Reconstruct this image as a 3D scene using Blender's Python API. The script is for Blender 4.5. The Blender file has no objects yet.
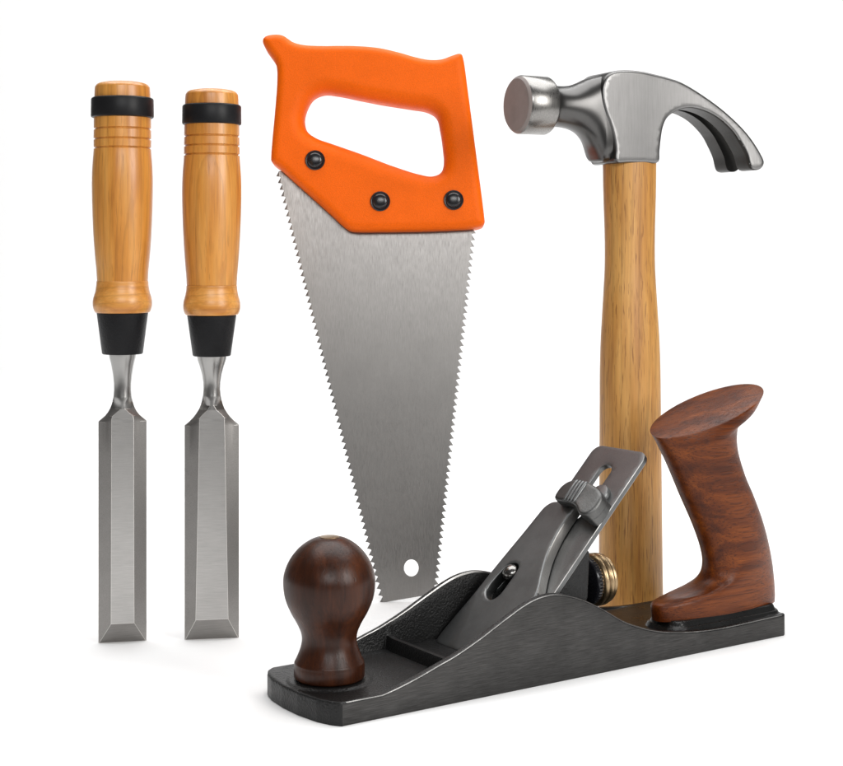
import bpy, bmesh, math, random
import numpy as np
from mathutils import Matrix, Vector
from mathutils.geometry import delaunay_2d_cdt

random.seed(4)
SC = bpy.context.scene
COL = SC.collection

# ------------------------------------------------------------------ camera
H = 0.185                       # eye height above the paper, metres
F = 1508.0                      # focal length in photo pixels
XC, YH = 421.5, 250.0           # principal column, horizon row
cam = bpy.data.cameras.new('camera')
cam.sensor_fit = 'HORIZONTAL'
cam.sensor_width = 36.0
cam.lens = F * 36.0 / 843.0
cam.shift_y = -(383.0 - YH) / 843.0
cam.clip_start = 0.02
cam.clip_end = 50.0
cam_o = bpy.data.objects.new('camera', cam)
COL.objects.link(cam_o)
cam_o.location = (0, 0, H)
cam_o.rotation_euler = (math.radians(90), 0, 0)
SC.camera = cam_o

# ------------------------------------------------------------------ world and lamps
world = bpy.data.worlds.new('World')
SC.world = world
world.use_nodes = True
bg = world.node_tree.nodes['Background']
bg.inputs['Color'].default_value = (1.0, 0.99, 0.975, 1)
bg.inputs['Strength'].default_value = 0.12
SC.view_settings.view_transform = 'Standard'
SC.view_settings.look = 'None'
SC.view_settings.exposure = -0.2
SC.view_settings.gamma = 1.0


def lamp(name, loc, target, sx, sy, power, col=(1, 1, 1)):
    d = bpy.data.lights.new(name, 'AREA')
    d.shape = 'RECTANGLE'
    d.size, d.size_y, d.energy, d.color = sx, sy, power, col
    o = bpy.data.objects.new(name, d)
    COL.objects.link(o)
    o.location = loc
    o.rotation_euler = (Vector(target) - Vector(loc)).to_track_quat('-Z', 'Y').to_euler()
    return o


lamp('overhead_softbox', (0.1, 0.92, 1.3), (0.1, 0.92, 0), 1.7, 1.1, 27.0)
lamp('key_softbox', (0.95, -0.16, 0.56), (0.0, 0.75, 0.12), 0.55, 0.6, 12.5, (1, 0.985, 0.965))
lamp('front_softbox', (0.08, -0.75, 0.72), (0.0, 0.75, 0.15), 0.8, 0.34, 9.0)
lamp('backdrop_lamp', (0, 1.55, 1.45), (0, 2.5, 0.4), 2.4, 0.35, 21.0)


# ------------------------------------------------------------------ maths helpers
EYE = np.array([0, 0, H])


def ray(px, py):
    return np.array([(px - XC) / F, 1.0, (YH - py) / F])


def measure(pts, M, axis, off=0.0):
    """photo measurements -> mm coordinates on the plane <axis>=off (mm) of a thing whose world matrix is M"""
    M = np.array(M)
    n = M[:3, axis]
    p = M[:3, 3] + n * off * 1e-3
    out = []
    Mi = np.linalg.inv(M)
    for x, y in pts:
        d = ray(x, y)
        t = np.dot(p - EYE, n) / np.dot(d, n)
        q = np.append(EYE + t * d, 1.0)
        out.append((Mi @ q)[:3] * 1000)
    return np.array(out)


def ground(px, py, z=0.0):
    d = ray(px, py)
    return EYE + d * ((z - H) / d[2])


def spline(pts, n=8, closed=True):
    P = np.array(pts, float)
    m = len(P)
    out = []
    rng = range(m) if closed else range(m - 1)
    for i in rng:
        if closed:
            a, b, c, d = P[(i - 1) % m], P[i], P[(i + 1) % m], P[(i + 2) % m]
        else:
            a, b, c, d = P[max(i - 1, 0)], P[i], P[i + 1], P[min(i + 2, m - 1)]
        t0 = 0.0
        t1 = t0 + max(np.linalg.norm(b - a), 1e-6) ** .5
        t2 = t1 + max(np.linalg.norm(c - b), 1e-6) ** .5
        t3 = t2 + max(np.linalg.norm(d - c), 1e-6) ** .5
        for k in range(n):
            t = t1 + (t2 - t1) * k / n
            A1 = (t1 - t) / (t1 - t0) * a + (t - t0) / (t1 - t0) * b
            A2 = (t2 - t) / (t2 - t1) * b + (t - t1) / (t2 - t1) * c
            A3 = (t3 - t) / (t3 - t2) * c + (t - t2) / (t3 - t2) * d
            B1 = (t2 - t) / (t2 - t0) * A1 + (t - t0) / (t2 - t0) * A2
            B2 = (t3 - t) / (t3 - t1) * A2 + (t - t1) / (t3 - t1) * A3
            out.append((t2 - t) / (t2 - t1) * B1 + (t - t1) / (t2 - t1) * B2)
    if not closed:
        out.append(P[-1])
    return np.array(out)


def resample(P, step, closed=True):
    P = np.array(P, float)
    Q = np.vstack([P, P[:1]]) if closed else P
    s = np.concatenate([[0], np.cumsum(np.linalg.norm(np.diff(Q, axis=0), axis=1))])
    n = max(int(round(s[-1] / step)), 8)
    t = np.linspace(0, s[-1], n + 1)
    R = np.stack([np.interp(t, s, Q[:, k]) for k in range(Q.shape[1])], 1)
    return R[:-1] if closed else R


def seg_dist(pts, loop):
    A = loop
    B = np.roll(loop, -1, 0)
    D = B - A
    L2 = (D ** 2).sum(1) + 1e-12
    out = np.empty(len(pts))
    for i in range(0, len(pts), 2000):
        p = pts[i:i + 2000, None, :]
        t = np.clip(((p - A) * D).sum(2) / L2, 0, 1)
        q = A + t[..., None] * D
        out[i:i + 2000] = np.sqrt(((p - q) ** 2).sum(2)).min(1)
    return out


def inside(pts, loop):
    A = loop
    B = np.roll(loop, -1, 0)
    out = np.zeros(len(pts), bool)
    for i in range(0, len(pts), 4000):
        x = pts[i:i + 4000, 0:1]
        y = pts[i:i + 4000, 1:2]
        c = (A[:, 1] > y) != (B[:, 1] > y)
        with np.errstate(divide='ignore', invalid='ignore'):
            xi = A[:, 0] + (y - A[:, 1]) / (B[:, 1] - A[:, 1]) * (B[:, 0] - A[:, 0])
        out[i:i + 4000] = (c & (x < xi)).sum(1) % 2 == 1
    return out


# ------------------------------------------------------------------ mesh helpers
def link_mesh(name, V, Fc, mats, parent=None, sharp=30, mi=None, weld=0.0, loc=None):
    """V in millimetres, in the frame of the parent"""
    me = bpy.data.meshes.new(name)
    me.from_pydata([tuple(v * 1e-3 for v in p) for p in V], [], Fc)
    if not isinstance(mats, (list, tuple)):
        mats = [mats]
    for m in mats:
        me.materials.append(m)
    if mi is not None:
        me.polygons.foreach_set('material_index', list(mi))
    bm = bmesh.new()
    bm.from_mesh(me)
    if weld:
        bmesh.ops.remove_doubles(bm, verts=bm.verts, dist=weld * 1e-3)
    bmesh.ops.recalc_face_normals(bm, faces=bm.faces)
    bm.to_mesh(me)
    bm.free()
    me.polygons.foreach_set('use_smooth', [True] * len(me.polygons))
    if sharp:
        me.set_sharp_from_angle(angle=math.radians(sharp))
    o = bpy.data.objects.new(name, me)
    COL.objects.link(o)
    if parent:
        o.parent = parent
    return o


def bevel(o, w, seg=2, ang=35):
    m = o.modifiers.new('edge', 'BEVEL')
    m.width = w * 1e-3
    m.segments = seg
    m.limit_method = 'ANGLE'
    m.angle_limit = math.radians(ang)
    m.harden_normals = False
    return o


def join_parts(lists):
    V, Fc, M = [], [], []
    for item in lists:
        v, f = item[0], item[1]
        k = len(V)
        V += [tuple(p) for p in v]
        Fc += [tuple(i + k for i in q) for q in f]
        M += [item[2] if len(item) > 2 else 0] * len(f)
    return V, Fc, M


def lathe(prof, n=72, axis='z', origin=(0, 0, 0), closed=True):
    V, Fc = [], []
    for r, z in prof:
        for k in range(n):
            a = 2 * math.pi * k / n
            c, s = r * math.cos(a), r * math.sin(a)
            p = (c, s, z) if axis == 'z' else ((z, c, s) if axis == 'x' else (c, z, s))
            V.append(tuple(p[i] + origin[i] for i in range(3)))
    for i in range(len(prof) - 1):
        for k in range(n):
            k2 = (k + 1) % n
            Fc.append((i * n + k, i * n + k2, (i + 1) * n + k2, (i + 1) * n + k))
    if closed:
        Fc.append(tuple(range(n))[::-1])
        Fc.append(tuple((len(prof) - 1) * n + k for k in range(n)))
    return V, Fc


def loft(rings, cap=True):
    n = len(rings[0])
    V = [tuple(p) for r in rings for p in r]
    Fc = []
    for i in range(len(rings) - 1):
        for k in range(n):
            k2 = (k + 1) % n
            Fc.append((i * n + k, i * n + k2, (i + 1) * n + k2, (i + 1) * n + k))
    if cap:
        Fc.append(tuple(range(n))[::-1])
        Fc.append(tuple((len(rings) - 1) * n + k for k in range(n)))
    return V, Fc


def plate(outline, holes=(), half=5.0, r_out=1.0, r_hole=1.0, step=1.0, rows=5, inner=None, grid=None, top=None):
    """solid of a flat outline with rounded edges; returns (V in (x, y, z) mm, faces).
    half: number or function of xy; inner: function giving half the slot that splits the solid"""
    loops = [resample(outline, step)] + [resample(h, step) for h in holes]
    rad = [r_out] + [r_hole] * len(holes)
    P, E, base = [], [], 0
    for L in loops:
        n = len(L)
        E += [(base + i, base + (i + 1) % n) for i in range(n)]
        P.append(L)
        base += n
    nb = base
    ext = []
    for li, L in enumerate(loops):
        if rad[li] <= 0:
            continue
        T = np.roll(L, -1, 0) - np.roll(L, 1, 0)
        T /= np.linalg.norm(T, axis=1)[:, None] + 1e-12
        N = np.stack([-T[:, 1], T[:, 0]], 1)
        test = L + N * 0.02
        ins = inside(test, L)
        if (ins.mean() > .5) == (li > 0):
            N = -N
        for k in range(1, rows + 1):
            d = rad[li] * (1 - math.cos(math.pi / 2 * k / rows))
            Q = L + N * d
            ok = np.abs(seg_dist(Q, L) - d) < 0.03 * d + .002
            for lj, L2 in enumerate(loops):
                if lj != li:
                    ok &= seg_dist(Q, L2) > max(d, step * .4)
            ext.append(Q[ok])
    g = grid or step * 1.6
    x0, y0 = loops[0].min(0)
    x1, y1 = loops[0].max(0)
    X, Y = np.meshgrid(np.arange(x0, x1, g), np.arange(y0, y1, g))
    X = X + (np.arange(X.shape[0]) % 2)[:, None] * g * .5
    G = np.stack([X.ravel(), Y.ravel()], 1)
    ok = inside(G, loops[0])
    for h in loops[1:]:
        ok &= ~inside(G, h)
    for li, L in enumerate(loops):
        dd = seg_dist(G, L)
        ok &= dd > step * .45
    G = G[ok]
    if ext:
        X2 = np.vstack(ext)
        keep = np.ones(len(G), bool)
        for i in range(0, len(G), 1000):
            dmin = np.sqrt(((G[i:i + 1000, None, :] - X2[None]) ** 2).sum(2)).min(1)
            keep[i:i + 1000] = dmin > step * .45
        G = G[keep]
        P.append(X2)
    P.append(G)
    P = np.vstack(P)
    vs, es, fs, ov, oe, of = delaunay_2d_cdt([Vector((float(a), float(b))) for a, b in P], E, [], 0, 1e-6)
    Q = np.array([(v.x, v.y) for v in vs])
    tri = np.array([f for f in fs])
    cen = Q[tri].mean(1)
    ok = inside(cen, loops[0])
    for h in loops[1:]:
        ok &= ~inside(cen, h)
    tri = tri[ok]
    hv = np.array([half(a, b) for a, b in Q]) if callable(half) else np.full(len(Q), float(half))
    drop = np.zeros(len(Q))
    for li, L in enumerate(loops):
        r = rad[li]
        if r <= 0:
            continue
        d = np.clip(seg_dist(Q, L), 0, r)
        drop = np.maximum(drop, r - np.sqrt(np.maximum(r * r - (r - d) ** 2, 0)))
    zf = hv - drop
    n = len(Q)
    cnt = {}
    for t in tri:
        for a, b in ((t[0], t[1]), (t[1], t[2]), (t[2], t[0])):
            k = (min(a, b), max(a, b))
            cnt[k] = cnt.get(k, 0) + 1
    bnd = [k for k, c in cnt.items() if c == 1]
    V, Fc = [], []
    if inner is None:
        V = [(Q[i, 0], Q[i, 1], zf[i]) for i in range(n)] + [(Q[i, 0], Q[i, 1], -zf[i]) for i in range(n)]
        Fc = [tuple(int(i) for i in t) for t in tri] + [tuple(int(i) + n for i in t[::-1]) for t in tri]
        Fc += [(int(a), int(b), int(b) + n, int(a) + n) for a, b in bnd]
    else:
        gi = np.array([inner(a, b) for a, b in Q])
        for s in (1, -1):
            k = len(V)
            V += [(Q[i, 0], Q[i, 1], s * zf[i]) for i in range(n)] + [(Q[i, 0], Q[i, 1], s * gi[i]) for i in range(n)]
            Fc += [tuple(int(i) + k for i in t) for t in tri]
            Fc += [tuple(int(i) + k + n for i in t) for t in tri if gi[t].max() > 0]
            Fc += [(int(a) + k, int(b) + k, int(b) + n + k, int(a) + n + k) for a, b in bnd]
    return V, Fc


def tf(VF, fn):
    return [fn(*p) for p in VF[0]], VF[1]


def rot_box(cx, cy, cz, sx, sy, sz):
    V = [(cx + sx * a, cy + sy * b, cz + sz * c) for a in (-.5, .5) for b in (-.5, .5) for c in (-.5, .5)]
    return V, [(0, 1, 3, 2), (4, 6, 7, 5), (0, 4, 5, 1), (2, 3, 7, 6), (0, 2, 6, 4), (1, 5, 7, 3)]


def thing(name, label, cat, M, group=None):
    o = bpy.data.objects.new(name, None)
    COL.objects.link(o)
    o.empty_display_size = 0.03
    o.matrix_world = M
    o['label'] = label
    o['category'] = cat
    if group:
        o['group'] = group
    return o


# ------------------------------------------------------------------ materials
def new_mat(name):
    m = bpy.data.materials.new(name)
    m.use_nodes = True
    nt = m.node_tree
    b = nt.nodes['Principled BSDF']
    return m, nt, b


def node(nt, t, **kw):
    n = nt.nodes.new(t)
    for k, v in kw.items():
        setattr(n, k, v)
    return n


def coords(nt, scale, loc=(0, 0, 0), rot=(0, 0, 0)):
    tc = node(nt, 'ShaderNodeTexCoord')
    mp = node(nt, 'ShaderNodeMapping')
    mp.inputs['Scale'].default_value = scale
    mp.inputs['Location'].default_value = loc
    mp.inputs['Rotation'].default_value = rot
    nt.links.new(tc.outputs['Object'], mp.inputs['Vector'])
    return mp.outputs['Vector']


def noise(nt, vec, scale=1.0, detail=3.0, rough=.5, dist=0.0):
    n = node(nt, 'ShaderNodeTexNoise')
    n.inputs['Scale'].default_value = scale
    n.inputs['Detail'].default_value = detail
    n.inputs['Roughness'].default_value = rough
    n.inputs['Distortion'].default_value = dist
    nt.links.new(vec, n.inputs['Vector'])
    return n.outputs['Fac']


def ramp(nt, fac, stops, interp='LINEAR'):
    r = node(nt, 'ShaderNodeValToRGB')
    r.color_ramp.interpolation = interp
    e = r.color_ramp.elements
    while len(e) < len(stops):
        e.new(.5)
    for q, (p, c) in zip(e, stops):
        q.position = p
        q.color = (*c, 1) if len(c) == 3 else c
    nt.links.new(fac, r.inputs['Fac'])
    return r.outputs['Color']


def g3(v):
    return (v, v, v)


def mix(nt, a, b, fac, mode='MIX'):
    m = node(nt, 'ShaderNodeMix', data_type='RGBA', blend_type=mode)
    if isinstance(fac, (int, float)):
        m.inputs[0].default_value = fac
    else:
        nt.links.new(fac, m.inputs[0])
    for s, v in ((6, a), (7, b)):
        if isinstance(v, tuple):
            m.inputs[s].default_value = (*v, 1)
        else:
            nt.links.new(v, m.inputs[s])
    return m.outputs[2]


def bump(nt, b, h, strength, dist):
    n = node(nt, 'ShaderNodeBump')
    n.inputs['Strength'].default_value = strength
    n.inputs['Distance'].default_value = dist
    nt.links.new(h, n.inputs['Height'])
    nt.links.new(n.outputs['Normal'], b.inputs['Normal'])


def stretched(axis, across, along):
    return tuple(along if i == axis else across for i in range(3))


def wood(name, dark, mid, light, axis=2, rot=(0, 0, 0), off=(0, 0, 0), ring=55.0, pore=0.6, pore_col=None, rough=.36, coat=.25,
         pore_across=900, pore_along=60, ringmix=.5, spec=.45, pith=(.003, .021, 0), tilt=.10, pth=.62):
    m, nt, b = new_mat(name)
    broad = noise(nt, coords(nt, stretched(axis, 170, 14), off, rot), 1, 4, .55, .6)
    fine = noise(nt, coords(nt, stretched(axis, 900, 30), off, rot), 1, 4, .6, .2)
    col = ramp(nt, broad, [(.28, dark), (.48, mid), (.72, light)])
    # growth rings cut by the turned surface: cathedral figure
    w = node(nt, 'ShaderNodeTexWave', wave_type='RINGS', rings_direction='XYZ'[axis], wave_profile='SAW')
    w.inputs['Scale'].default_value = ring
    w.inputs['Distortion'].default_value = 1.5
    w.inputs['Detail'].default_value = 2.5
    w.inputs['Detail Scale'].default_value = 1.2
    nt.links.new(coords(nt, stretched(axis, 1.0, .5), pith, (tilt, -tilt * .6, 0) if axis == 2 else (0, tilt, tilt)), w.inputs['Vector'])
    rings = ramp(nt, w.outputs['Fac'], [(0, g3(1.0)), (.7, g3(.93)), (.93, g3(.66)), (1, g3(.95))])
    col = mix(nt, col, rings, ringmix, 'MULTIPLY')
    f2 = ramp(nt, fine, [(.3, g3(.78)), (.55, g3(1.0)), (.8, g3(1.08))])
    col = mix(nt, col, f2, .7, 'MULTIPLY')
    pr = noise(nt, coords(nt, stretched(axis, pore_across, pore_along), off, rot), 1, 2, .5)
    pm = ramp(nt, pr, [(pth, g3(0)), (pth + .08, g3(1))])
    sc = node(nt, 'ShaderNodeMath', operation='MULTIPLY')
    nt.links.new(pm, sc.inputs[0])
    sc.inputs[1].default_value = pore
    col = mix(nt, col, pore_col or tuple(c * .35 for c in dark), sc.outputs[0])
    nt.links.new(col, b.inputs['Base Color'])
    rr = ramp(nt, fine, [(.2, g3(rough + .1)), (.8, g3(rough - .05))])
    nt.links.new(rr, b.inputs['Roughness'])
    b.inputs['Specular IOR Level'].default_value = spec
    b.inputs['Coat Weight'].default_value = coat
    b.inputs['Coat Roughness'].default_value = .28
    bump(nt, b, mix(nt, f2, pm, .5, 'SUBTRACT'), .25, .0003)
    return m


def metal(name, col, rough, axis=None, brush=.25, across=2600, along=40, dirt=.12, bumpd=.00003, tint=(1, .97, .93), plain=False):
    """brushed or ground metal; axis is the direction of the scratches"""
    m, nt, b = new_mat(name)
    b.inputs['Metallic'].default_value = 1
    big = noise(nt, coords(nt, g3(70)), 1, 4, .6)
    base = tuple(col * t for t in tint)
    c = ramp(nt, big, [(.3, tuple(v * (1 - dirt) for v in base)), (.7, tuple(v * (1 + dirt * .5) for v in base))])
    if axis is not None:
        f = noise(nt, coords(nt, stretched(axis, across, along)), 1, 3, .65)
        f2 = noise(nt, coords(nt, stretched(axis, across * .35, along * .5), (3, 5, 7)), 1, 3, .6)
        s = ramp(nt, f, [(.3, g3(1 - brush)), (.7, g3(1 + brush * .4))])
        c = mix(nt, c, s, 1.0, 'MULTIPLY')
        s2 = ramp(nt, f2, [(.35, g3(1 - brush * .25)), (.65, g3(1))])
        c = mix(nt, c, s2, 1.0, 'MULTIPLY')
        rr = ramp(nt, f, [(.3, g3(rough + .08)), (.7, g3(rough - .06))])
        nt.links.new(rr, b.inputs['Roughness'])
        bump(nt, b, f, .35, bumpd)
    elif plain:
        b.inputs['Roughness'].default_value = rough
    else:
        f = noise(nt, coords(nt, g3(1500)), 1, 3, .6)
        rr = ramp(nt, f, [(.3, g3(rough + .06)), (.7, g3(rough - .05))])
        nt.links.new(rr, b.inputs['Roughness'])
        bump(nt, b, f, .25, bumpd)
    nt.links.new(c, b.inputs['Base Color'])
    return m


def coated(name, col, rough, grain=1400, strength=.3, dist=.0001, spec=.5, var=.12, coat=0.0, speckle=0.0):
    m, nt, b = new_mat(name)
    f = noise(nt, coords(nt, g3(grain)), 1, 3, .6)
    g = noise(nt, coords(nt, g3(60)), 1, 4, .6)
    c = ramp(nt, g, [(.3, tuple(v * (1 - var) for v in col)), (.7, tuple(min(v * (1 + var), 1) for v in col))])
    if speckle:
        c = mix(nt, c, ramp(nt, f, [(.3, g3(1 - speckle)), (.7, g3(1 + speckle * .6))]), 1.0, 'MULTIPLY')
    nt.links.new(c, b.inputs['Base Color'])
    rr = ramp(nt, g, [(.3, g3(rough + .05)), (.7, g3(rough - .05))])
    nt.links.new(rr, b.inputs['Roughness'])
    b.inputs['Specular IOR Level'].default_value = spec
    b.inputs['Coat Weight'].default_value = coat
    b.inputs['Coat Roughness'].default_value = .2
    bump(nt, b, f, strength, dist)
    return m


M_PAPER, _nt, _b = new_mat('white_paper')
_b.inputs['Base Color'].default_value = (.90, .90, .90, 1)
_b.inputs['Roughness'].default_value = .8
_b.inputs['Specular IOR Level'].default_value = .2
bump(_nt, _b, noise(_nt, coords(_nt, g3(700)), 1, 3, .6), .05, .0002)

M_BEECH = wood('amber_lacquered_wood', (.46, .165, .023), (.62, .255, .042), (.71, .335, .075), ring=105, pore=.25, rough=.34, coat=.45)
M_BEECH2 = wood('amber_lacquered_wood_second', (.44, .155, .022), (.61, .245, .04), (.70, .325, .072), off=(37.3, 21.7, 5.3), pith=(-.005, .024, 0), tilt=-.13, ring=95,
                pore=.25, rough=.34, coat=.45)
M_COLLAR = wood('amber_collar_wood', (.44, .155, .022), (.62, .26, .048), (.74, .36, .09), axis=0, ring=90, pore=.2, rough=.34, coat=.3)
M_ASH = wood('honey_ash_wood', (.38, .16, .034), (.52, .25, .058), (.61, .325, .09), ring=70, pore=.65, pore_col=(.17, .06, .012),
             pore_across=1500, pore_along=80, pth=.585, rough=.42, coat=.1, ringmix=.5)
M_ROSE = wood('red_brown_tote_wood', (.045, .009, .0018), (.098, .021, .003), (.18, .043, .005), axis=0, ring=230, pore=.5,
              pore_col=(.026, .006, .002), pore_across=1700, pore_along=55, pth=.54, rough=.33, coat=.0, ringmix=.35, spec=.22)
M_WALNUT = wood('dark_brown_knob_wood', (.016, .0045, .0015), (.034, .009, .003), (.062, .017, .005), ring=80, pore=.5,
                pore_col=(.012, .004, .002), rough=.33, coat=.0, ringmix=.6, spec=.28)
M_BLADE = metal('brushed_saw_steel', .285, .35, 2, .17, 3400, 230, dirt=.05, bumpd=.00001, tint=(1, .96, .92))
M_TEETH = metal('ground_tooth_steel', .24, .40, None, dirt=.3)
M_CHISEL = metal('ground_chisel_steel', .47, .34, 0, .13, 3200, 120, dirt=.05, bumpd=.000008, tint=(1, .975, .945))
M_FLANK = metal('shaded_chisel_flank', .30, .44, 0, .13, 3200, 120, dirt=.06, bumpd=.000008, tint=(1, .96, .92))  # shade of the side and tip bevels painted in as darker steel
M_GLINT = metal('worn_edge_highlight', .90, .48, None, dirt=.03)  # worn chisel edges, their highlight painted in as paler metal
M_SHANK = metal('turned_shank_steel', .36, .28, None, plain=True, dirt=.03, bumpd=.000004, tint=(1, .985, .96))
M_HEAD = metal('brushed_hammer_steel', .23, .34, 2, .13, 2800, 90, dirt=.06, bumpd=.00001, tint=(1, .985, .97))
M_CLAW = metal('dark_claw_underside', .045, .40, None, dirt=.1)  # darker than the neck, for claw undersides and slot walls
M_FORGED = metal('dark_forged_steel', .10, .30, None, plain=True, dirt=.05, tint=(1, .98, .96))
M_POLL = metal('polished_poll_steel', .27, .30, 2, .12, 2000, 60)
M_FACE = coated('worn_striking_face', (.22, .185, .172), .55, 1500, .3, .0001, .5, .15)
M_SIDE = metal('ground_plane_side', .078, .42, 0, .38, 2600, 110, dirt=.15, bumpd=.00001, tint=(1, .975, .95))
M_IRON = metal('plane_iron_steel', .175, .42, 2, .14, 3000, 150, tint=(.98, 1, 1.0), bumpd=.00001)
M_CAP = metal('lever_cap_steel', .18, .43, None, tint=(.98, 1, 1.0), bumpd=.00004, dirt=.2)
M_CAM = metal('cam_lever_steel', .12, .44, None, dirt=.35, tint=(1, 1, .98), bumpd=.0003)
M_CAPEDGE = metal('lever_cap_ground_edge', .55, .38, 2, .15, 1500, 50)
M_BRASS = metal('aged_brass', .36, .32, None, tint=(1, .72, .42))
M_STEELDK = metal('screw_steel', .22, .22, None)
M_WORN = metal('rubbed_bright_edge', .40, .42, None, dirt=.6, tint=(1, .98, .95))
M_CAST = coated('black_japanned_iron', (.006, .006, .006), .36, 1000, .8, .0005, .34)
M_HEEL = coated('black_gloss_casting', (.006, .006, .006), .30, 700, .3, .0003, .45)
M_BAND = coated('black_steel_band', (.010, .010, .011), .42, 1500, .2, .0001, .2)
M_FERRULE = coated('black_textured_ferrule', (.007, .007, .008), .40, 1100, .6, .0004, .2)
M_ORANGE = coated('orange_moulded_plastic', (.84, .126, .001), .42, 1700, .6, .0004, .14, .04, speckle=.12)
M_BOLT = coated('black_glossy_bolt', (.008, .008, .010), .25, 1800, .1, .0001, .6)

# ------------------------------------------------------------------ the setting: one white paper sweep
prof = [(0.3 + 0.1 * k, 0.0) for k in range(20)]
R = .5
for k in range(1, 17):
    a = math.pi / 2 * k / 16
    prof.append((2.2 + R * math.sin(a), R - R * math.cos(a)))
prof += [(2.7, .5 + .1 * k) for k in range(1, 8)]
V, Fc = [], []
xs = np.linspace(-1.9, 1.9, 9)
for (y, z) in prof:
    for x in xs:
        V.append((x * 1000, y * 1000, z * 1000))
n = len(xs)
for i in range(len(prof) - 1):
    for k in range(n - 1):
        Fc.append((i * n + k, i * n + k + 1, (i + 1) * n + k + 1, (i + 1) * n + k))
paper = link_mesh('ground', V, Fc, M_PAPER, sharp=0)
paper['kind'] = 'structure'
paper['label'] = 'seamless white paper surface under and behind the tools'


# ------------------------------------------------------------------ chisels
def chisel(px_axis, px_base, yaw, spec, label, wood_mat):
    gp = ground(px_axis, px_base)
    s = gp[1] / F * 1000                      # mm per photo pixel at that distance
    M = Matrix.Translation(gp) @ Matrix.Rotation(math.radians(yaw), 4, 'Z')
    t = thing('wood_chisel', label, 'chisel', M, 'wood chisels standing on their edges')
    Z = lambda y: (px_base - y) * s
    # handle
    P = []
    hw = spec['handle']
    pts = spline([(r * s, Z(y)) for r, y in hw], 5, False)
    # finer steps around the grooves
    zz = np.array([p[1] for p in pts])
    rr = np.array([p[0] for p in pts])
    fine = set(np.round(zz, 3))
    for gy in spec['grooves']:
        for d in np.linspace(-.75, .75, 13):
            fine.add(round(Z(gy) + d, 3))
    fine = sorted(fine, reverse=True)
    order = np.argsort(zz)
    P = []
    for z in fine:
        r = np.interp(z, zz[order], rr[order])
        g = max(.7 * max(0, 1 - (abs(z - Z(gy)) / .45) ** 2) for gy in spec['grooves'])
        P.append((r - g, z))
    top = Z(spec['top'])
    r0 = P[0][0]
    dome = [(0.01, top), (r0 * .35, top - .12), (r0 * .65, top - .45), (r0 * .84, top - .95), (r0 * .93, top - 1.5), (r0 * .98, top - 2.3)]
    P = dome + P
    link_mesh('handle', *lathe(P, 80), wood_mat, t, 50)
    # swelling ring below the grip, turned separately
    Rg = spline([(r * s, Z(y)) for r, y in spec['ring']], 6, False)
    link_mesh('collar', *lathe(Rg, 80), M_COLLAR, t, 50)
    # striking band: a real hoop with thickness
    b0, b1 = Z(spec['band'][0]), Z(spec['band'][1])
    rb = spec['band'][2] * s
    ri = rb - 2.4
    hoop = [(ri, b0 - .2), (rb - .9, b0), (rb - .35, b0 - .3), (rb - .1, b0 - .9), (rb, b1 + .9), (rb - .2, b1 + .3), (rb - .8, b1), (ri, b1 + .1)]
    v, f = lathe(hoop, 80, closed=False)
    nn = 80
    f = f + [((len(hoop) - 1) * nn + k, (len(hoop) - 1) * nn + (k + 1) % nn, (k + 1) % nn, k) for k in range(nn)]
    link_mesh('striking_band', v, f, M_BAND, t, 40)
    # ferrule
    fr = spec['ferrule']
    z0, z1 = Z(fr[0]), Z(fr[1])
    ra, rbt = fr[2] * s, fr[3] * s
    pf = [(ra - 1.5, z0), (ra - .4, z0 - .05), (ra, z0 - .5), (rbt, z1 + .6), (rbt - .3, z1 + .1), (rbt - 1.2, z1), (3.0, z1 + .2)]
    link_mesh('ferrule', *lathe(pf, 72), M_FERRULE, t, 40)
    # shank and bevel-edged blade: one forging lofted from a round neck to the six-sided blade
    bl = spec['blade']
    hwB, hwF, hwFt = bl['half'] * s, bl['flat_bottom'] * s, bl['flat_top'] * s
    th, edge = 5.9, 2.0

    def poly(hB, hF, y_front, y_side, y_back):
        c = [(-hB, y_back), (hB, y_back), (hB, y_side), (hF, y_front), (-hF, y_front), (-hB, y_side)]
        per = [10, 3, 6, 10, 6, 3]
        out = []
        for i in range(6):
            a, b = np.array(c[i]), np.array(c[(i + 1) % 6])
            for k in range(per[i]):
                out.append(a + (b - a) * k / per[i])
        return np.array(out)

    def circ(r, cy):
        # angles matched to the corners of the blade section
        ang = [225, 315, 345, 300 + 68, 180, 195]
        A = [(-math.pi * 3 / 4 + math.pi), ]
        keys = [math.radians(q) for q in (140, 40, 5, -50, -130, -185)]
        per = [10, 3, 6, 10, 6, 3]
        out = []
        for i in range(6):
            a = keys[i]
            b = keys[(i + 1) % 6] if i < 5 else keys[0] - 2 * math.pi
            for k in range(per[i]):
                q = a + (b - a) * k / per[i]
                out.append((r * math.cos(q), cy + r * math.sin(q)))
        return np.array(out)
    rings = []

    def add(sec, z):
        rings.append([(p[0], p[1], z) for p in sec])
    zb = Z(bl['bevel'])
    add(poly(hwB, hwB - .35, -.35, -.2, .15), 0.0)
    add(poly(hwB, hwF, -th + 1.2, -edge + .7, 1.2), zb)
    zs = Z(bl['shoulder'])
    for k in range(1, 7):
        q = k / 6
        add(poly(hwB, hwF + (hwFt - hwF) * q, -th + 1.2, -edge + .7, 1.2), zb + (zs - zb) * q)
    rn = bl['neck'] * s
    ztip = Z(bl['tip'])
    for y, hw_, q in bl['trans']:
        hB = hw_ * s
        zc = Z(y)
        fF = min(hwFt * max(0.0, 1 - max(0, (zc - Z(bl['facet'])) / (ztip - Z(bl['facet'])))), hB * .9)
        A = poly(hB, max(fF, .25), -th + 1.2 + .3 * q, -edge + .7 - 1.2 * q, 1.2 + 1.5 * q)
        B = circ(hB, -.8)
        add(A * (1 - q) + B * q, zc)
    for hw_, y in bl['shank']:
        add(circ(hw_ * s, -.8), Z(y))
    mi = []
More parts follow.
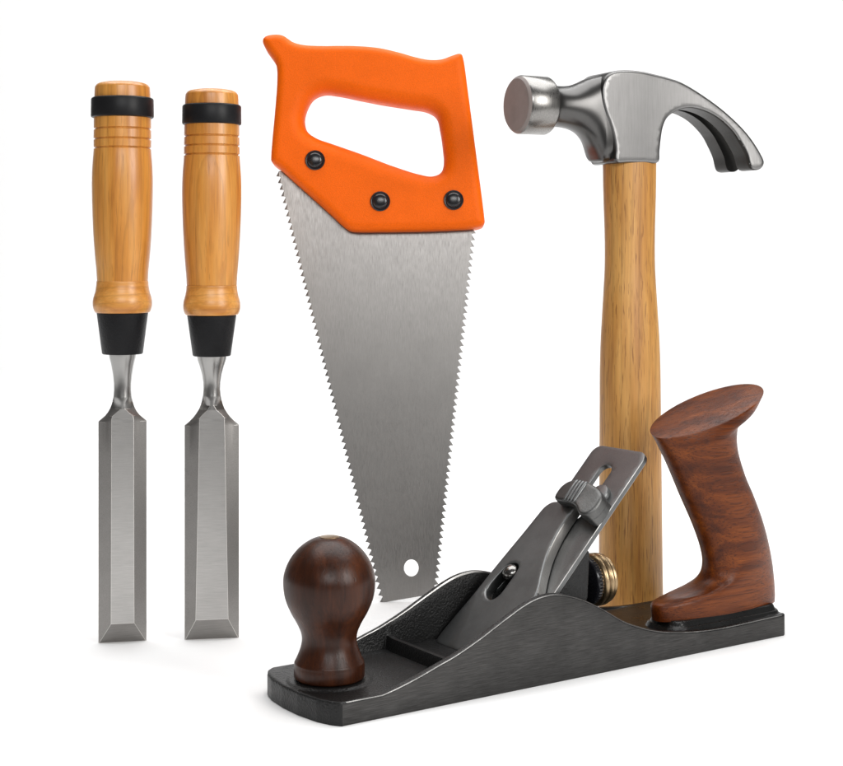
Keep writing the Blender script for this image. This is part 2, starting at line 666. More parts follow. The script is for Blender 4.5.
    v, f = loft(rings)
    n = len(rings[0])
    nblade = 7 + len(bl['trans']) - 3
    # ring positions: back 0-9, side 10-12, flank 13-18, front 19-28, flank 29-34, side 35-37
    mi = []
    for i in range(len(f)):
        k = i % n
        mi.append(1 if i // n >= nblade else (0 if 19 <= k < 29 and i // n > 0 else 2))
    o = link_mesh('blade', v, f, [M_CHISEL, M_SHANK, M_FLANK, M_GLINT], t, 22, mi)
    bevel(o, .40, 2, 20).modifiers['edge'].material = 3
    return t


chisel(122.5, 641.5, 12, dict(
    top=81.7,
    handle=[(27.0, 87.5), (27.4, 92), (27.8, 105), (28.1, 118), (28.2, 129), (28.3, 140), (28.3, 150), (28.9, 158), (29.7, 170), (30.0, 182), (29.8, 200),
            (29.2, 220), (28.2, 240), (26.8, 258), (25.6, 270), (25.0, 281)],
    grooves=[129.5, 139.5, 148.5],
    ring=[(24.2, 280.5), (25.3, 281.2), (25.7, 285), (26.8, 292), (28.6, 298), (29.2, 303), (28.6, 308), (26.6, 312.3), (24, 312.6)],
    band=(98.2, 118.2, 31.0), ferrule=(312.0, 354.0, 25.3, 20.2),
    blade=dict(half=23.6, flat_bottom=11.3, flat_top=10.8, bevel=621, shoulder=421, facet=415.5, tip=406.5, neck=8.3,
               trans=[(418.5, 20.6, .0), (415, 16.6, .0), (411.5, 14.0, .0), (408, 12.2, .05), (404.5, 10.9, .2), (401, 9.9, .5), (398, 9.3, .85)],
               shank=[(8.9, 396), (8.4, 390), (8.5, 383), (9.4, 374), (11.2, 364), (12.9, 357), (13.6, 352)])),
    'wood-handled chisel with black striking band and narrower blade, the taller one farthest from the saw', M_BEECH)
chisel(211.8, 638.5, 9, dict(
    top=89.2,
    handle=[(26.0, 95), (26.4, 99), (26.8, 112), (27.2, 126), (27.3, 136), (27.5, 147), (27.6, 157), (28.2, 165), (29.1, 178), (29.4, 192), (29.2, 208),
            (28.6, 226), (27.6, 246), (26.3, 264), (25.3, 276), (24.8, 285)],
    grooves=[136.8, 146.3, 155.2],
    ring=[(23.8, 284.8), (24.9, 285.5), (25.2, 289), (26.2, 295), (27.8, 301), (28.3, 306), (27.8, 310.5), (25.8, 314.6), (23.5, 315)],
    band=(105.3, 125.2, 29.4), ferrule=(314.6, 356.0, 24.4, 19.0),
    blade=dict(half=26.9, flat_bottom=16.0, flat_top=12.4, bevel=617, shoulder=425, facet=416, tip=405.5, neck=8.3,
               trans=[(421.5, 22.6, .0), (417, 18.2, .0), (413, 15.2, .0), (409, 12.8, .05), (404.5, 11.0, .2), (400, 9.8, .5), (397, 9.2, .85)],
               shank=[(8.8, 395), (8.3, 389), (8.5, 382), (9.8, 374), (12.0, 366), (14.0, 360), (15.0, 354)])),
    'wood-handled chisel with black striking band and wider blade, the shorter one beside the saw', M_BEECH2)

# ------------------------------------------------------------------ hand saw
LEAN = 5.0
sp = ground(382.5, 602)
M_SAW = Matrix.Translation(sp) @ Matrix.Rotation(math.radians(-LEAN), 4, 'X')
saw = thing('hand_saw', 'double-edged hand saw with orange plastic handle, standing on the tip of its tapered blade', 'saw', M_SAW)
to_saw = lambda pts: measure(pts, M_SAW, 1, 0.0)[:, [0, 2]]
H_OUT = [(263.9, 44.3), (265.2, 40.6), (268.6, 38.6), (274, 37.6), (279.7, 37.5), (285.0, 38.9), (289, 41.6), (294, 44.9), (303.4, 47.6), (321.2, 48.7), (338, 48.6), (353.8, 48.7),
         (377.5, 50.5), (398.3, 55.0), (416, 60), (429.4, 62.5), (441.3, 62.0), (451.7, 58.4), (458.5, 56.4), (461.3, 57.0), (462.8, 60.4), (468, 96.2),
         (475.4, 152.5), (484.0, 219.5), (484.2, 224.0), (482.6, 227.0), (478.3, 228.8), (470, 229.9), (445, 231.3), (416, 232.2), (384, 232.6), (356, 232.6), (351.0, 231.8),
         (346.0, 229), (330, 214.5), (312.3, 198.5), (296, 184), (279.7, 169.4), (274.4, 165.4), (272.4, 162.6), (272.2, 158.6), (273.4, 142), (275.2, 122.9), (277, 102), (278.2, 84.3),
         (277.8, 70), (275.3, 63.4), (271.2, 57.2), (266.6, 50.6)]
H_IN = [(304.9, 121.4), (307.6, 109.5), (313.8, 99.6), (324.1, 95), (339, 96.2), (359.7, 100.4), (383.5, 105), (410, 109.2), (428, 112.6), (436.6, 118.6),
        (440.2, 131.8), (442.8, 149.6), (443.7, 164.4), (441.0, 173.3), (432.4, 177.2), (419, 175.2), (392.3, 166.8), (362.7, 155.5), (333, 145.1), (316.7, 139.2), (307.8, 132.4)]
ho = spline(to_saw(H_OUT), 6)
hi = spline(to_saw(H_IN), 8)
HT = 10.5
pv = plate(ho, [hi], HT, 4.6, 8.0, .75, 7, grid=1.3)
handle = link_mesh('handle', *tf(pv, lambda x, y, z: (x, z, y)), M_ORANGE, saw, 40)
# bolts through the handle
for px, py in ((315.2, 162.2), (380.3, 203.2), (453.6, 202.0)):
    c = to_saw([(px, py)])[0] * .988 + to_saw([(421, 250)])[0] * .012
    pr = [(5.3, .6), (5.3, -.5), (4.95, -.9), (4.45, -.8), (4.2, -.65), (4.05, -1.3), (3.7, -1.75), (3.0, -2.1), (2.0, -2.35), (1.0, -2.45), (.02, -2.48)]
    link_mesh('handle_bolt', *lathe(pr, 40, 'y', (c[0], -HT - .1, c[1])), M_BOLT, handle, 40)
# blade with teeth along both edges
def edge_teeth(p_top, p_bot, n, depth_px, out, set_off):
    P = []
    a, b = np.array(p_top, float), np.array(p_bot, float)
    for k in range(n):
        u0 = a + (b - a) * k / n
        u1 = a + (b - a) * (k + .82) / n
        u2 = a + (b - a) * (k + .90) / n
        P.append((u0[0] - out * depth_px, u0[1], 0))
        P.append((u1[0], u1[1], 1))
        P.append((u2[0] - out * depth_px * .62, u2[1] - .3, 0))
    return P
LT = edge_teeth((275.0, 171), (380.2, 603.0), 65, 4.2, -1, 0)
RT = edge_teeth((476.4, 228), (437.6, 592), 55, 4.2, 1, 0)
top_pts = [(300, 176, 0), (350, 212, 0), (400, 222, 0), (465, 222, 0)]
tip = [(436.5, 593.2, 0), (384.5, 602.0, 0)]
outl = top_pts + RT + tip + LT[::-1]
xy = to_saw([(p[0], p[1]) for p in outl])
flag = [p[2] for p in outl]
hole = to_saw([(411.3 + 7.4 * math.cos(a), 567.8 + 8.6 * math.sin(a)) for a in np.linspace(0, 2 * math.pi, 32, endpoint=False)])
P2 = [Vector((float(a), float(b))) for a, b in xy] + [Vector((float(a), float(b))) for a, b in hole]
no, nh = len(xy), len(hole)
E2 = [(i, (i + 1) % no) for i in range(no)] + [(no + i, no + (i + 1) % nh) for i in range(nh)]
vs, es, fs, ov, oe, of = delaunay_2d_cdt(P2, E2, [], 0, 1e-6)
Q = np.array([(v.x, v.y) for v in vs])
tri = np.array(list(fs))
cen = Q[tri].mean(1)
tri = tri[inside(cen, np.array(xy)) & ~inside(cen, np.array(hole))]
off = np.zeros(len(Q))
for vi, src in enumerate(ov):
    for s_ in src:
        if s_ < no:
            off[vi] = flag[s_] * .22
n = len(Q)
V = [(Q[i, 0], off[i] - .55, Q[i, 1]) for i in range(n)] + [(Q[i, 0], off[i] + .55, Q[i, 1]) for i in range(n)]
Fc = [tuple(int(i) for i in t) for t in tri] + [tuple(int(i) + n for i in t[::-1]) for t in tri]
cnt = {}
for t in tri:
    for a, b in ((t[0], t[1]), (t[1], t[2]), (t[2], t[0])):
        k = (min(a, b), max(a, b))
        cnt[k] = cnt.get(k, 0) + 1
Fc += [(int(a), int(b), int(b) + n, int(a) + n) for (a, b), c in cnt.items() if c == 1]
mi = []
for f in Fc:
    if len(f) == 3 and max(abs(off[i % n]) for i in f) == 0:
        mi.append(0)
    elif len(f) == 3:
        mi.append(1)
    else:
        mi.append(1)
link_mesh('blade', V, Fc, [M_BLADE, M_TEETH], saw, 8, mi)

# ------------------------------------------------------------------ claw hammer
YAW = 26.0
hp = np.array([(629.5 - XC) * .778 / F, .778, 0])
M_HAM = Matrix.Translation(hp) @ Matrix.Rotation(math.radians(YAW), 4, 'Z')
ham = thing('claw_hammer', 'claw hammer with brushed steel head and pale wooden handle, standing behind the plane', 'hammer', M_HAM)
sH = .778 / F * 1000
y0H = YH + F * H / .778
zH = lambda y: (y0H - y) * sH
# handle: oval section
rings = []
hw = [(31.4, y0H - 1), (31.8, 600), (31.5, 560), (31.0, 500), (30.5, 440), (30.2, 400), (29.8, 365), (29.0, 340), (27.6, 315), (26.2, 292), (25.0, 270), (24.7, 250),
      (25.0, 228), (25.7, 205), (26.2, 185), (26.4, 160), (26.4, 120)]
cx = [1.6 * (p[1] - 160) / 445 for p in hw]
PR = spline([(a, b, c) for (a, b), c in zip(hw, cx)], 4, False)
cyaw, syaw = math.cos(math.radians(YAW)), math.sin(math.radians(YAW))
nseg = 56
for a, y, c in PR:
    w = a * sH
    A = w / math.sqrt(cyaw ** 2 + (.80 * syaw) ** 2)
    B = A * .80
    ring = []
    for k in range(nseg):
        q = 2 * math.pi * k / nseg
        e = 2.25
        cc, ss = math.cos(q), math.sin(q)
        ring.append((c * sH + A * math.copysign(abs(cc) ** (2 / e), cc), B * math.copysign(abs(ss) ** (2 / e), ss), zH(y)))
    rings.append(ring)
link_mesh('handle', *loft(rings), M_ASH, ham, 40)
# head: cheek, eye and claws as one forging, then the neck and the poll
CH = [(616.4, 162.0), (615.8, 150), (614.0, 138), (610.5, 125), (605.6, 112), (602.6, 98.2), (603.6, 84.4), (608, 75.2), (615, 71.2), (627.6, 70), (642, 71.2), (655, 74), (670, 78), (682.6, 82.7),
      (706.7, 98.2), (727.4, 115.4), (744.6, 134.3), (756.2, 153.2), (759.8, 163.0), (757.5, 168.6), (752, 170.6), (746.8, 168.4), (742.8, 155), (737, 143), (730.8, 132.6),
      (717, 118.8), (703, 111), (689.5, 108.2), (677, 111.2), (668, 118), (664, 127), (661.8, 140), (660.6, 152), (659.6, 162.0), (645, 162.6), (630, 162.6)]
HB = 12.0
chm = measure(CH, M_HAM, 1, -HB)[:, [0, 2]]
zbot = chm[0][1]
co = spline(chm, 5)
utip = chm[:, 0].max()


def hhalf(u, v):
    return HB + 4.4 * max(0, min(1, (u - 2) / (utip - 2))) ** 2.0


def hslot(u, v):
    q = (u - 21) / (utip - 21)
    return 0.0 if q <= 0 else .4 + 4.6 * q ** .8


pv = plate(co, [], hhalf, 1.6, 1, .9, 4, inner=hslot, grid=1.8)
cheek = tf(pv, lambda x, y, z: (x, -z, y))
cheek_mi = []
up_ = chm[(chm[:, 0] > 0)]
_top = chm[4:19]
_bot = chm[19:29]


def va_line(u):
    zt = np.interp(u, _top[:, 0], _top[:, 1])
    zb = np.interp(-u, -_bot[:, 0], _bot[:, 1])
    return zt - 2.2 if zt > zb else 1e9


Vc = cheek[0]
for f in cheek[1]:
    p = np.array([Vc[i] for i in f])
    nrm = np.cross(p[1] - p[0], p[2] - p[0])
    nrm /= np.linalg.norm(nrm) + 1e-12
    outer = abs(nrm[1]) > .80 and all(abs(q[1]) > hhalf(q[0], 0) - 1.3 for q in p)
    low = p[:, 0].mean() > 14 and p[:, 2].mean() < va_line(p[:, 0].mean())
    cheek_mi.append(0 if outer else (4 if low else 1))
# poll axis
pc = measure([(515.8, 104.6)], M_HAM, 1, 0)[0]
va = pc[2]
u0 = pc[0]
rp = 14.6
pl = [(.02, 0), (rp - 3.0, 0), (rp - 1.7, .15), (rp - .5, 1.3), (rp, 2.2), (rp, 16.2), (rp - .5, 17.2), (rp - 2.4, 19.0), (rp - 3.9, 19.8), (rp - 5, 19.9)]
poll = lathe([(r, u0 + z) for r, z in pl], 72, 'x', (0, 0, va))
nper = 72
poll_mi = []
for i in range(len(poll[1])):
    k = i // nper
    poll_mi.append(2 if k <= 2 else 3)
# neck lofted from round to the block
secs = [  # u, up, down, half width, exponent
    (u0 + 18.8, 11.0, 11.0, 11.0, 2.0), (u0 + 21.5, 10.5, 10.5, 10.4, 2.0), (u0 + 26, 10.3, 10.5, 10.2, 2.0), (u0 + 31, 10.9, 11.3, 10.3, 2.05), (u0 + 36, 12.6, 13.2, 10.6, 2.2),
    (u0 + 40, 14.4, 16.2, 11.0, 2.4), (u0 + 43, 15.4, 20, 11.2, 2.7), (u0 + 45.3, 15.9, 25.0, 11.3, 3.2), (u0 + 46.6, 16.1, va - zbot - .6, 11.3, 3.8), (u0 + 50, 16.3, va - zbot - .4, 11.3, 4),
    (u0 + 60, 16.3, va - zbot - .4, 11.0, 4)]
rings = []
S = spline(secs, 4, False)
for u, up, dn, hwid, e in S:
    ring = []
    for k in range(72):
        q = 2 * math.pi * k / 72
        cc, ss = math.cos(q), math.sin(q)
        y = hwid * math.copysign(abs(cc) ** (2 / e), cc)
        z = (up if ss > 0 else dn) * math.copysign(abs(ss) ** (2 / e), ss)
        ring.append((u, y, va + z))
    rings.append(ring)
neck = loft(rings)
V, Fc, mi = join_parts([cheek, poll, neck])
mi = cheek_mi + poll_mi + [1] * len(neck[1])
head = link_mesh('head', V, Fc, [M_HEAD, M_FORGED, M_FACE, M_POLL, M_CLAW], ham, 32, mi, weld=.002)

# ------------------------------------------------------------------ bench plane
P1, P2g = ground(340, 727), ground(787, 635)
dL = (P2g - P1) / np.linalg.norm(P2g - P1)
LEN = np.linalg.norm(P2g - P1) * 1000
WID = 59.4
M_PL = Matrix.Translation(P1) @ Matrix.Rotation(math.atan2(dL[1], dL[0]), 4, 'Z')
plane = thing('bench_plane', 'black iron hand plane with dark round knob and red-brown tote, lying before the hammer', 'hand plane', M_PL)

WT = [(-8, 7.3), (0, 7.3), (10.9, 8.0), (24.5, 10.4), (35.5, 13.3), (46.7, 16.9), (54.6, 19.4), (67.3, 24.6), (75, 28.3), (82.8, 32.0), (89.5, 35.0), (95.6, 37.0), (101, 37.9), (107, 38.0),
      (115.2, 36.2), (125.3, 32.4), (135.6, 27.1), (144.9, 21.6), (152, 18.4), (159.4, 15.8), (168, 13.5), (176.7, 12.0), (188, 10.6), (199.7, 9.8), (212, 9.6), (224, 9.8), (240, 10.2), (258, 10.4)]
WTs = spline(WT, 6, False)
wall_top = lambda a: float(np.interp(a, WTs[:, 0], WTs[:, 1]))
KA, KW = 12.7, 29.7        # knob position
TW = 15.0                  # tote centre line
BOW = ([0, .6, 2, 4, 10, 22, 34, 45, 52, 56.5, 58.6, 59.4], [1.2, .2, -.9, -2.2, -4.6, -6.6, -6.9, -5.9, -4.0, -1.4, 1.5, 4.5])
HEEL = ([0, .8, 2.2, 5, 15, 30, 45, 55, 58, 59.4], [-2.0, -.5, .5, 1.7, 3.2, 3.4, 1.8, -1.2, -3.2, -5.5])
bow = lambda w: float(np.interp(w, *BOW))
heel = lambda w: float(np.interp(w, *HEEL))


def sst(a, b, x):
    t = max(0.0, min(1.0, (x - a) / (b - a)))
    return t * t * (3 - 2 * t)


def rbox(a, w, a0, a1, w0, w1, r):
    """signed distance to a rounded rectangle"""
    qx = abs(a - (a0 + a1) / 2) - (a1 - a0) / 2 + r
    qy = abs(w - (w0 + w1) / 2) - (w1 - w0) / 2 + r
    return math.hypot(max(qx, 0), max(qy, 0)) + min(max(qx, qy), 0) - r


def top_z(a, w, d_end):
    wt = wall_top(a)
    deck = 5.3 + 3.9 * sst(130, 165, a)
    # lip round the toe
    lip = 1 - sst(2.2, 4.2, d_end) if a < 30 else 0
    deck = deck + (7.3 - deck) * lip if a < 60 else deck
    deck = deck + (9.8 - deck) * ((1 - sst(2.0, 3.6, d_end)) if a > 200 else 0)
    # boss under the knob
    rk = math.hypot(a - KA, w - KW)
    deck += (10.2 - deck) * (1 - sst(16.6, 20.0, rk))
    # pad under the tote, two steps
    d = rbox(a, w, 180, 252, TW - 12.5, TW + 12.5, 8)
    deck = max(deck, 9.4 + 2.2 * (1 - sst(-.9, .6, d)) + 2.6 * (1 - sst(-3.0, -1.4, d)))
    # cross rib in front of the mouth
    deck += (15.0 - deck) * (1 - sst(1.1, 1.9, abs(a - 58.5))) if 54 < a < 63 else 0
    dw = min(w, WID - w)
    k = 1 - sst(2.9, 3.9, dw)
    fil = .28 * (1 - sst(3.4, 8.5, dw))
    z = deck + max(wt - deck, 0) * max(k, fil * min(1, 2.0 / max(wt - deck, .1)))
    return z


us = sorted(set([0, .12, .35, .7, 1.1, 1.6, 2.2, 2.8, 3.4, 4.2] + list(np.arange(5, 56, 1.0)) + list(np.arange(56, 62, .3)) + list(np.arange(62, 176, 1.2)) +
                list(np.arange(176, 186, .6)) + list(np.arange(186, 246, 1.2)) + [246, 247, 247.6, 248.2, 248.8, 249.2, 249.6, 249.85, 249.96]))
ws = sorted(set([0, .12, .35, .7, 1.1, 1.6, 2.2, 2.7, 3.0, 3.2, 3.4, 3.6, 3.8, 4.0, 4.4] + list(np.arange(5, 28.5, .8)) + list(np.arange(28.5, 55, 1.0)) +
                [WID - q for q in (4.4, 4.0, 3.8, 3.6, 3.4, 3.2, 3.0, 2.7, 2.2, 1.6, 1.1, .7, .35, .12, 0)]))
us = np.array(us) * LEN / 250
RB = 1.0
V = []
nu, nw = len(us), len(ws)
for u in us:
    for w in ws:
        a = u + bow(w) * max(0, 1 - u / 34) ** 1.3 + heel(w) * max(0, 1 - (LEN - u) / 30) ** 1.3
        d_end = min(u, LEN - u) + 0.0
        z = top_z(a, w, d_end)
        dd = min(u, LEN - u, w, WID - w)
        if dd < RB:
            z -= RB - math.sqrt(max(RB * RB - (RB - dd) ** 2, 0))
        V.append((a, w, z))
nt_ = len(V)
Fc, mi = [], []
for i in range(nu - 1):
    for j in range(nw - 1):
        Fc.append((i * nw + j, (i + 1) * nw + j, (i + 1) * nw + j + 1, i * nw + j + 1))
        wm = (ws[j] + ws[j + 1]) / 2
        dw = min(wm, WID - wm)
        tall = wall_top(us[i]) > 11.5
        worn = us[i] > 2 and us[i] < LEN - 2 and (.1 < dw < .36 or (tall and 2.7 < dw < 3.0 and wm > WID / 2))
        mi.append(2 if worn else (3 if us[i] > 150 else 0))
per = [(i, 0) for i in range(nu)] + [(nu - 1, j) for j in range(1, nw)] + [(i, nw - 1) for i in range(nu - 2, -1, -1)] + [(0, j) for j in range(nw - 2, 0, -1)]
bot0 = len(V)
for zl in (.6, 0.0):
    for (i, j) in per:
        a, w, _ = V[i * nw + j]
        ins = .35 if zl == 0 else 0
        V.append((a + (ins if i == 0 else (-ins if i == nu - 1 else 0)), w + (ins if j == 0 else (-ins if j == nw - 1 else 0)), zl))
m_ = len(per)
for k in range(m_):
    k2 = (k + 1) % m_
    (i, j), (i2, j2) = per[k], per[k2]
    Fc.append((i * nw + j, i2 * nw + j2, bot0 + k2, bot0 + k))
    side = (j == 0 and j2 == 0) or (j == nw - 1 and j2 == nw - 1)
    mi.append(1 if side else 0)
    Fc.append((bot0 + k, bot0 + k2, bot0 + m_ + k2, bot0 + m_ + k))
    mi.append(1 if side else 0)
Fc.append(tuple(bot0 + m_ + k for k in range(m_)))
mi.append(1)
link_mesh('body', V, Fc, [M_CAST, M_SIDE, M_WORN, M_HEEL], plane, 40, mi)

# knob
sK = .6166 / F * 1000
zK = lambda y: (H - (y - 250) * .6166 / F) * 1000
kp = spline([(.02, 67.6), (4.6, 67.6), (8.0, 66.4), (12.5, 63.2), (16.4, 58.2), (18.6, 52.4), (18.8, 48.0), (18.0, 42.8), (15.8, 37.4), (13.1, 32.6), (11.6, 29.0), (11.2, 26.4), (11.6, 23.4),
             (12.8, 20.0), (13.9, 17.6)], 5, False)
kp = [tuple(p) for p in kp] + [(14.2, 17.1), (14.35, 16.6), (14.3, 16.2), (14.5, 15.6), (14.5, 11.4), (14.1, 10.6), (13, 10.15)]
knob = link_mesh('knob', *lathe(kp, 80, 'z', (0, 0, 0)), M_WALNUT, plane, 50)
knob.location = (KA * 1e-3, KW * 1e-3, 0)
sc_ = link_mesh('knob_screw', *lathe([(.02, 68.1), (2.4, 68.1), (3.9, 67.9), (4.4, 67.3), (4.4, 65)], 40), M_BRASS, knob, 40)

# tote (rear handle): oval sections along its leaning stem
TL = [(656.4, 441), (662.5, 452), (670, 466), (683.8, 497), (697.5, 528.4), (704.8, 550), (707.2, 566), (704.5, 578.5), (696, 587.5), (682, 594), (667, 598.5), (656.5, 603.4), (654.0, 607.5), (655, 612)]
TR = [(753, 399.5), (742, 408), (734, 416), (731.2, 440), (739, 470), (748, 491), (756.5, 513), (762, 531), (766, 548), (768.3, 560), (769.8, 572), (770.8, 584), (771.2, 594), (771.2, 601.5)]
tl = measure(TL, M_PL, 1, TW)[:, [0, 2]]
tr = measure(TR, M_PL, 1, TW)[:, [0, 2]]
top_l = measure([(652.8, 435.5)], M_PL, 1, TW)[0][[0, 2]]
top_r = measure([(760.4, 386.5)], M_PL, 1, TW)[0][[0, 2]]
ZB = 13.6
tl[-1][1] = ZB
tr[-1][1] = ZB
tl[-2][1] = max(tl[-2][1], ZB + 2.2)
tr[-2][1] = max(tr[-2][1], ZB + 3)
half_t = [12.6, 12.6, 12.4, 12.0, 11.8, 11.6, 11.4, 11.2, 11.0, 10.8, 10.6, 10.6, 10.4, 9.8]
rows = [(top_l[0], top_l[1], top_r[0], top_r[1], 12.2, 4.6, 2.0)]
for k in range(len(tl)):
    tilt = 4.6 * max(0, 1 - k / 3.0)
    e = 2.0 + .45 * sst(6, 12, k)
    rows.append((tl[k][0], tl[k][1], tr[k][0], tr[k][1], half_t[k], tilt, e))
rows = spline(rows, 5, False)
rings = []
for l0, l1, r0, r1, hw_, tilt, e in rows:
    ca, cz = (l0 + r0) / 2, (l1 + r1) / 2
    ha, hz = (r0 - l0) / 2, (r1 - l1) / 2
    ring = []
    for k in range(72):
        q = 2 * math.pi * k / 72
        cc, ss = math.cos(q), math.sin(q)
        x = math.copysign(abs(cc) ** (2 / e), cc)
        y = math.copysign(abs(ss) ** (2 / e), ss)
        ring.append((ca + ha * x, TW + hw_ * y, cz + hz * x + tilt * y))
    rings.append(ring)
# softened rim and slightly crowned top face
r0_ = np.array(rings[0])
c0 = r0_.mean(0)
topn = np.array([-.35, -.35, .87])
extra = []
for q, up in ((.2, .75), (.6, .6), (.9, .35), (.965, .2)):
    extra.append([tuple(c0 + (p - c0) * q + topn * up) for p in r0_])
rings = extra + rings
tote = link_mesh('tote', *loft(rings), M_ROSE, plane, 60)

# blade assembly on a 46 degree bed
BA = math.radians(46)
A0 = 114.7 - 35.4 / math.tan(BA)          # where the bed meets the sole
ex = np.array([math.cos(BA), 0, math.sin(BA)])    # up the slope
en = np.array([-math.sin(BA), 0, math.cos(BA)])   # out of the face
M_BED = M_PL @ Matrix(((0, ex[0], en[0], A0 * 1e-3), (1, 0, 0, 0), (0, ex[2], en[2], 0), (0, 0, 0, 1)))   # x = across, y = up slope, z = out
bed = lambda x, y, z: (A0 + ex[0] * y + en[0] * z, x, ex[2] * y + en[2] * z)
IW0, IW1 = 10.3, 46.5
ITOP = 128.5


def rrect(x0, x1, y0, y1, rt, rb=.5, n=8):
    P = []
    for cx_, cy_, r, a0 in ((x1 - rt, y1 - rt, rt, 0), (x0 + rt, y1 - rt, rt, 90), (x0 + rb, y0 + rb, rb, 180), (x1 - rb, y0 + rb, rb, 270)):
        for k in range(n + 1):
            a = math.radians(a0 + 90 * k / n)
            P.append((cx_ + r * math.cos(a), cy_ + r * math.sin(a)))
    return P


KEY = [(44.6, 38.3), (41.9, 36.0), (38.3, 35.2), (35.8, 36.8), (34.6, 39.6), (34.2, 45.6), (34.1, 49.8), (34.4, 53.1), (36.4, 55.3), (39.6, 55.6), (42.4, 53.7), (43.9, 49.3),
       (44.9, 44.9), (45.4, 41.2)]
kc = np.array(KEY).mean(0)
key = spline(KEY, 5)
slx = 29.6
slot = rrect(slx - 4.3, slx + 4.3, 86, 118.5, 4.29, 4.29, 10)
pv = plate(rrect(IW0, IW1, 4, ITOP, 5.0), [slot, kc + (key - kc) * 1.12], 1.3, .35, .35, .9, 3, grid=3)
mi = []
for f in pv[1]:
    p = [np.array(pv[0][i]) for i in f]
    nn_ = np.cross(p[1] - p[0], p[2] - p[0])
    c_ = abs(nn_[2]) / (np.linalg.norm(nn_) + 1e-12)
    mi.append(1 if .2 < c_ < .93 and np.mean(p, 0)[0] < IW0 + 6 else 0)
link_mesh('cutting_iron', *tf(pv, lambda x, y, z: bed(x, y, z - 1.3)), [M_IRON, M_WORN], plane, 30, mi)

# lever cap lying on the iron
CT = 5.6
CAP = [(54.6, 9), (53.6, 20), (51.7, 31.5), (49.0, 54.7), (46.6, 71.9), (45.4, 82.0), (44.6, 86.6), (42.0, 89.9), (38.0, 91.0), (31, 91.3), (26.2, 91.2), (25.6, 90.4), (25.6, 83), (24.9, 74), (22.3, 63.5), (17.9, 54),
       (13.8, 46.5), (11.6, 38), (10.4, 28), (10.2, 18), (10.2, 9), (11, 8), (30, 7.6), (53.6, 8)]
pv = plate(spline(CAP, 4), [key], CT / 2, .8, .9, .9, 4, grid=2)
V, Fc = tf(pv, lambda x, y, z: bed(x, y, z + CT / 2 + .05))
mi = []
for f in Fc:
    p = [V[i] for i in f]
    c = np.mean(p, 0)
    loc_y = (c[0] - A0) * ex[0] + c[2] * ex[2]
    nn_ = np.cross(np.array(p[1]) - p[0], np.array(p[2]) - p[0])
    rim = abs(nn_ @ en) < .55 * np.linalg.norm(nn_)
    mi.append(1 if rim and c[1] < 30 and loc_y > 45 else 0)
cap = link_mesh('lever_cap', V, Fc, [M_CAP, M_CAPEDGE], plane, 32, mi)

# cap screw with a domed head standing in the keyhole
dome = [(.02, 7.4)] + [(4.1 * math.sin(math.radians(a)), 3.9 + 3.5 * math.cos(math.radians(a))) for a in range(12, 100, 8)] + [(2.6, 3.0), (2.6, -4.0)]
v, f = lathe(dome, 40)
link_mesh('cap_screw', [bed(38.9 + p[0], 50.9 + p[1], p[2]) for p in v], f, M_STEELDK, plane, 40)

# cam lever at the head of the cap
CAM = [(35.4, 92), (35.0, 96), (32.6, 99.3), (29, 100.6), (24, 101.0), (18.2, 100.4), (12.5, 99), (9.2, 96.4), (8.2, 92.5), (8.6, 88), (10.5, 85.2), (14, 84.6), (18, 87.4), (22, 88.6), (27, 88.6), (32, 88.4), (34.6, 89.4)]
pv = plate(spline(CAM, 5), [], 2.7, 1.3, 1, .7, 5, grid=1.2)
lev = tf(pv, lambda x, y, z: bed(x, y, z + 8.8 - .10 * max(0, 20 - x) ** 1.3))
blk = plate(spline([(9.6, 86), (10, 97), (16, 99), (22, 99), (22.5, 89), (17, 87.5), (13, 85)], 4), [], 3.6, .8, 1, .8, 3, grid=1.5)
blk = tf(blk, lambda x, y, z: bed(x, y, z + 3.9))
V, Fc, _ = join_parts([lev, blk])
cam_l = link_mesh('cam_lever', V, Fc, M_CAM, plane, 40)
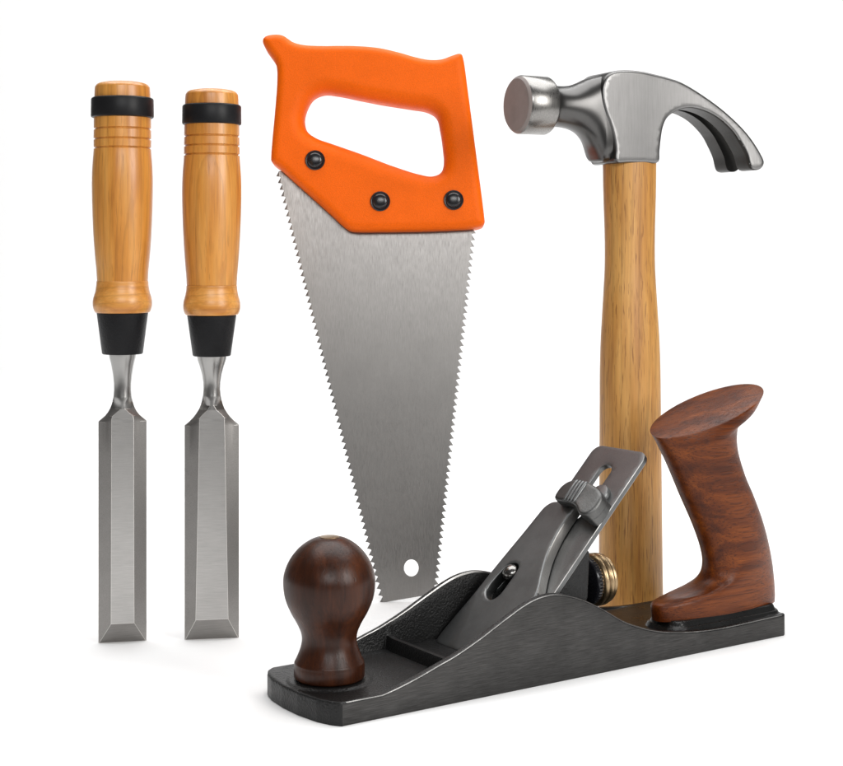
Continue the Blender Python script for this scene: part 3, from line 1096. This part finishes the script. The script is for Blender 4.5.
for k in range(4):
    x = 20.6 + 2.1 * k
    L_ = []
    for y, r in ((88.6, .25), (89.0, .7), (90, .95), (99, .95), (100.2, .7), (100.7, .25)):
        L_.append([bed(x + r * math.cos(a), y, 11.4 + r * 1.0 * math.sin(a)) for a in np.linspace(0, 2 * math.pi, 12, endpoint=False)])
    link_mesh('ridge', *loft(L_), M_IRON, cam_l, 50)
v, f = lathe([(.02, 2.6), (4.4, 2.6), (5.1, 2.4), (5.4, 1.9), (5.4, .05)], 40)
link_mesh('locking_disc', [bed(21.0 + p[0], 101.0 + p[1], p[2]) for p in v], f, M_IRON, plane, 40)

# frog: the cast bed under the iron
fb = []
for x in (13.5, 44.5):
    q = [bed(x, 9, -2.8), bed(x, 76, -2.8), bed(x, 76, -6.5)]
    fb.append([q[0], q[1], q[2], (q[2][0] - 1, x, 30), (q[2][0] - 6, x, 22), (q[2][0] - 4, x, 9.0), (q[0][0] + 6, x, 8.4)])
v, f = loft(fb)
bevel(link_mesh('frog', v, f, M_CAST, plane, 30), .8, 3)

# depth adjusting nut on its stud
pn = [(2.6, 138), (2.6, 153.6), (9.6, 153.8), (10.4, 154.2), (10.8, 155.0)]
pn += [(11.0, 155.2), (11.0, 157.0), (10.7, 157.2), (11.5, 157.6), (12.2, 158.6), (12.2, 159.6), (11.6, 160.5), (11.2, 160.8), (11.6, 161.2), (12.1, 162.0), (12.0, 162.8), (11.4, 163.4), (11.1, 163.7), (11.3, 164.2), (11.3, 165.0),
       (10.4, 165.6), (9.8, 165.7), (9.6, 165.2), (4.0, 165.0), (3.6, 166.4), (.02, 166.6)]
v, f = lathe(pn, 96, 'x', (-6.0, 30.0, 33.0))
mi = []
for i in range(len(f)):
    k = i // 96
    mi.append(1 if k <= 5 else 0)
# knurl the dark band
v = [tuple(p) for p in v]
for i, p in enumerate(v):
    k, j = i // 96, i % 96
    if k in (5, 6) and j % 2:
        c = np.array((p[0], 30.0, 33.0))
        d = np.array(p) - c
        v[i] = tuple(c + d * .955)
link_mesh('adjusting_nut', v, f, [M_BRASS, M_BOLT], plane, 40, mi)
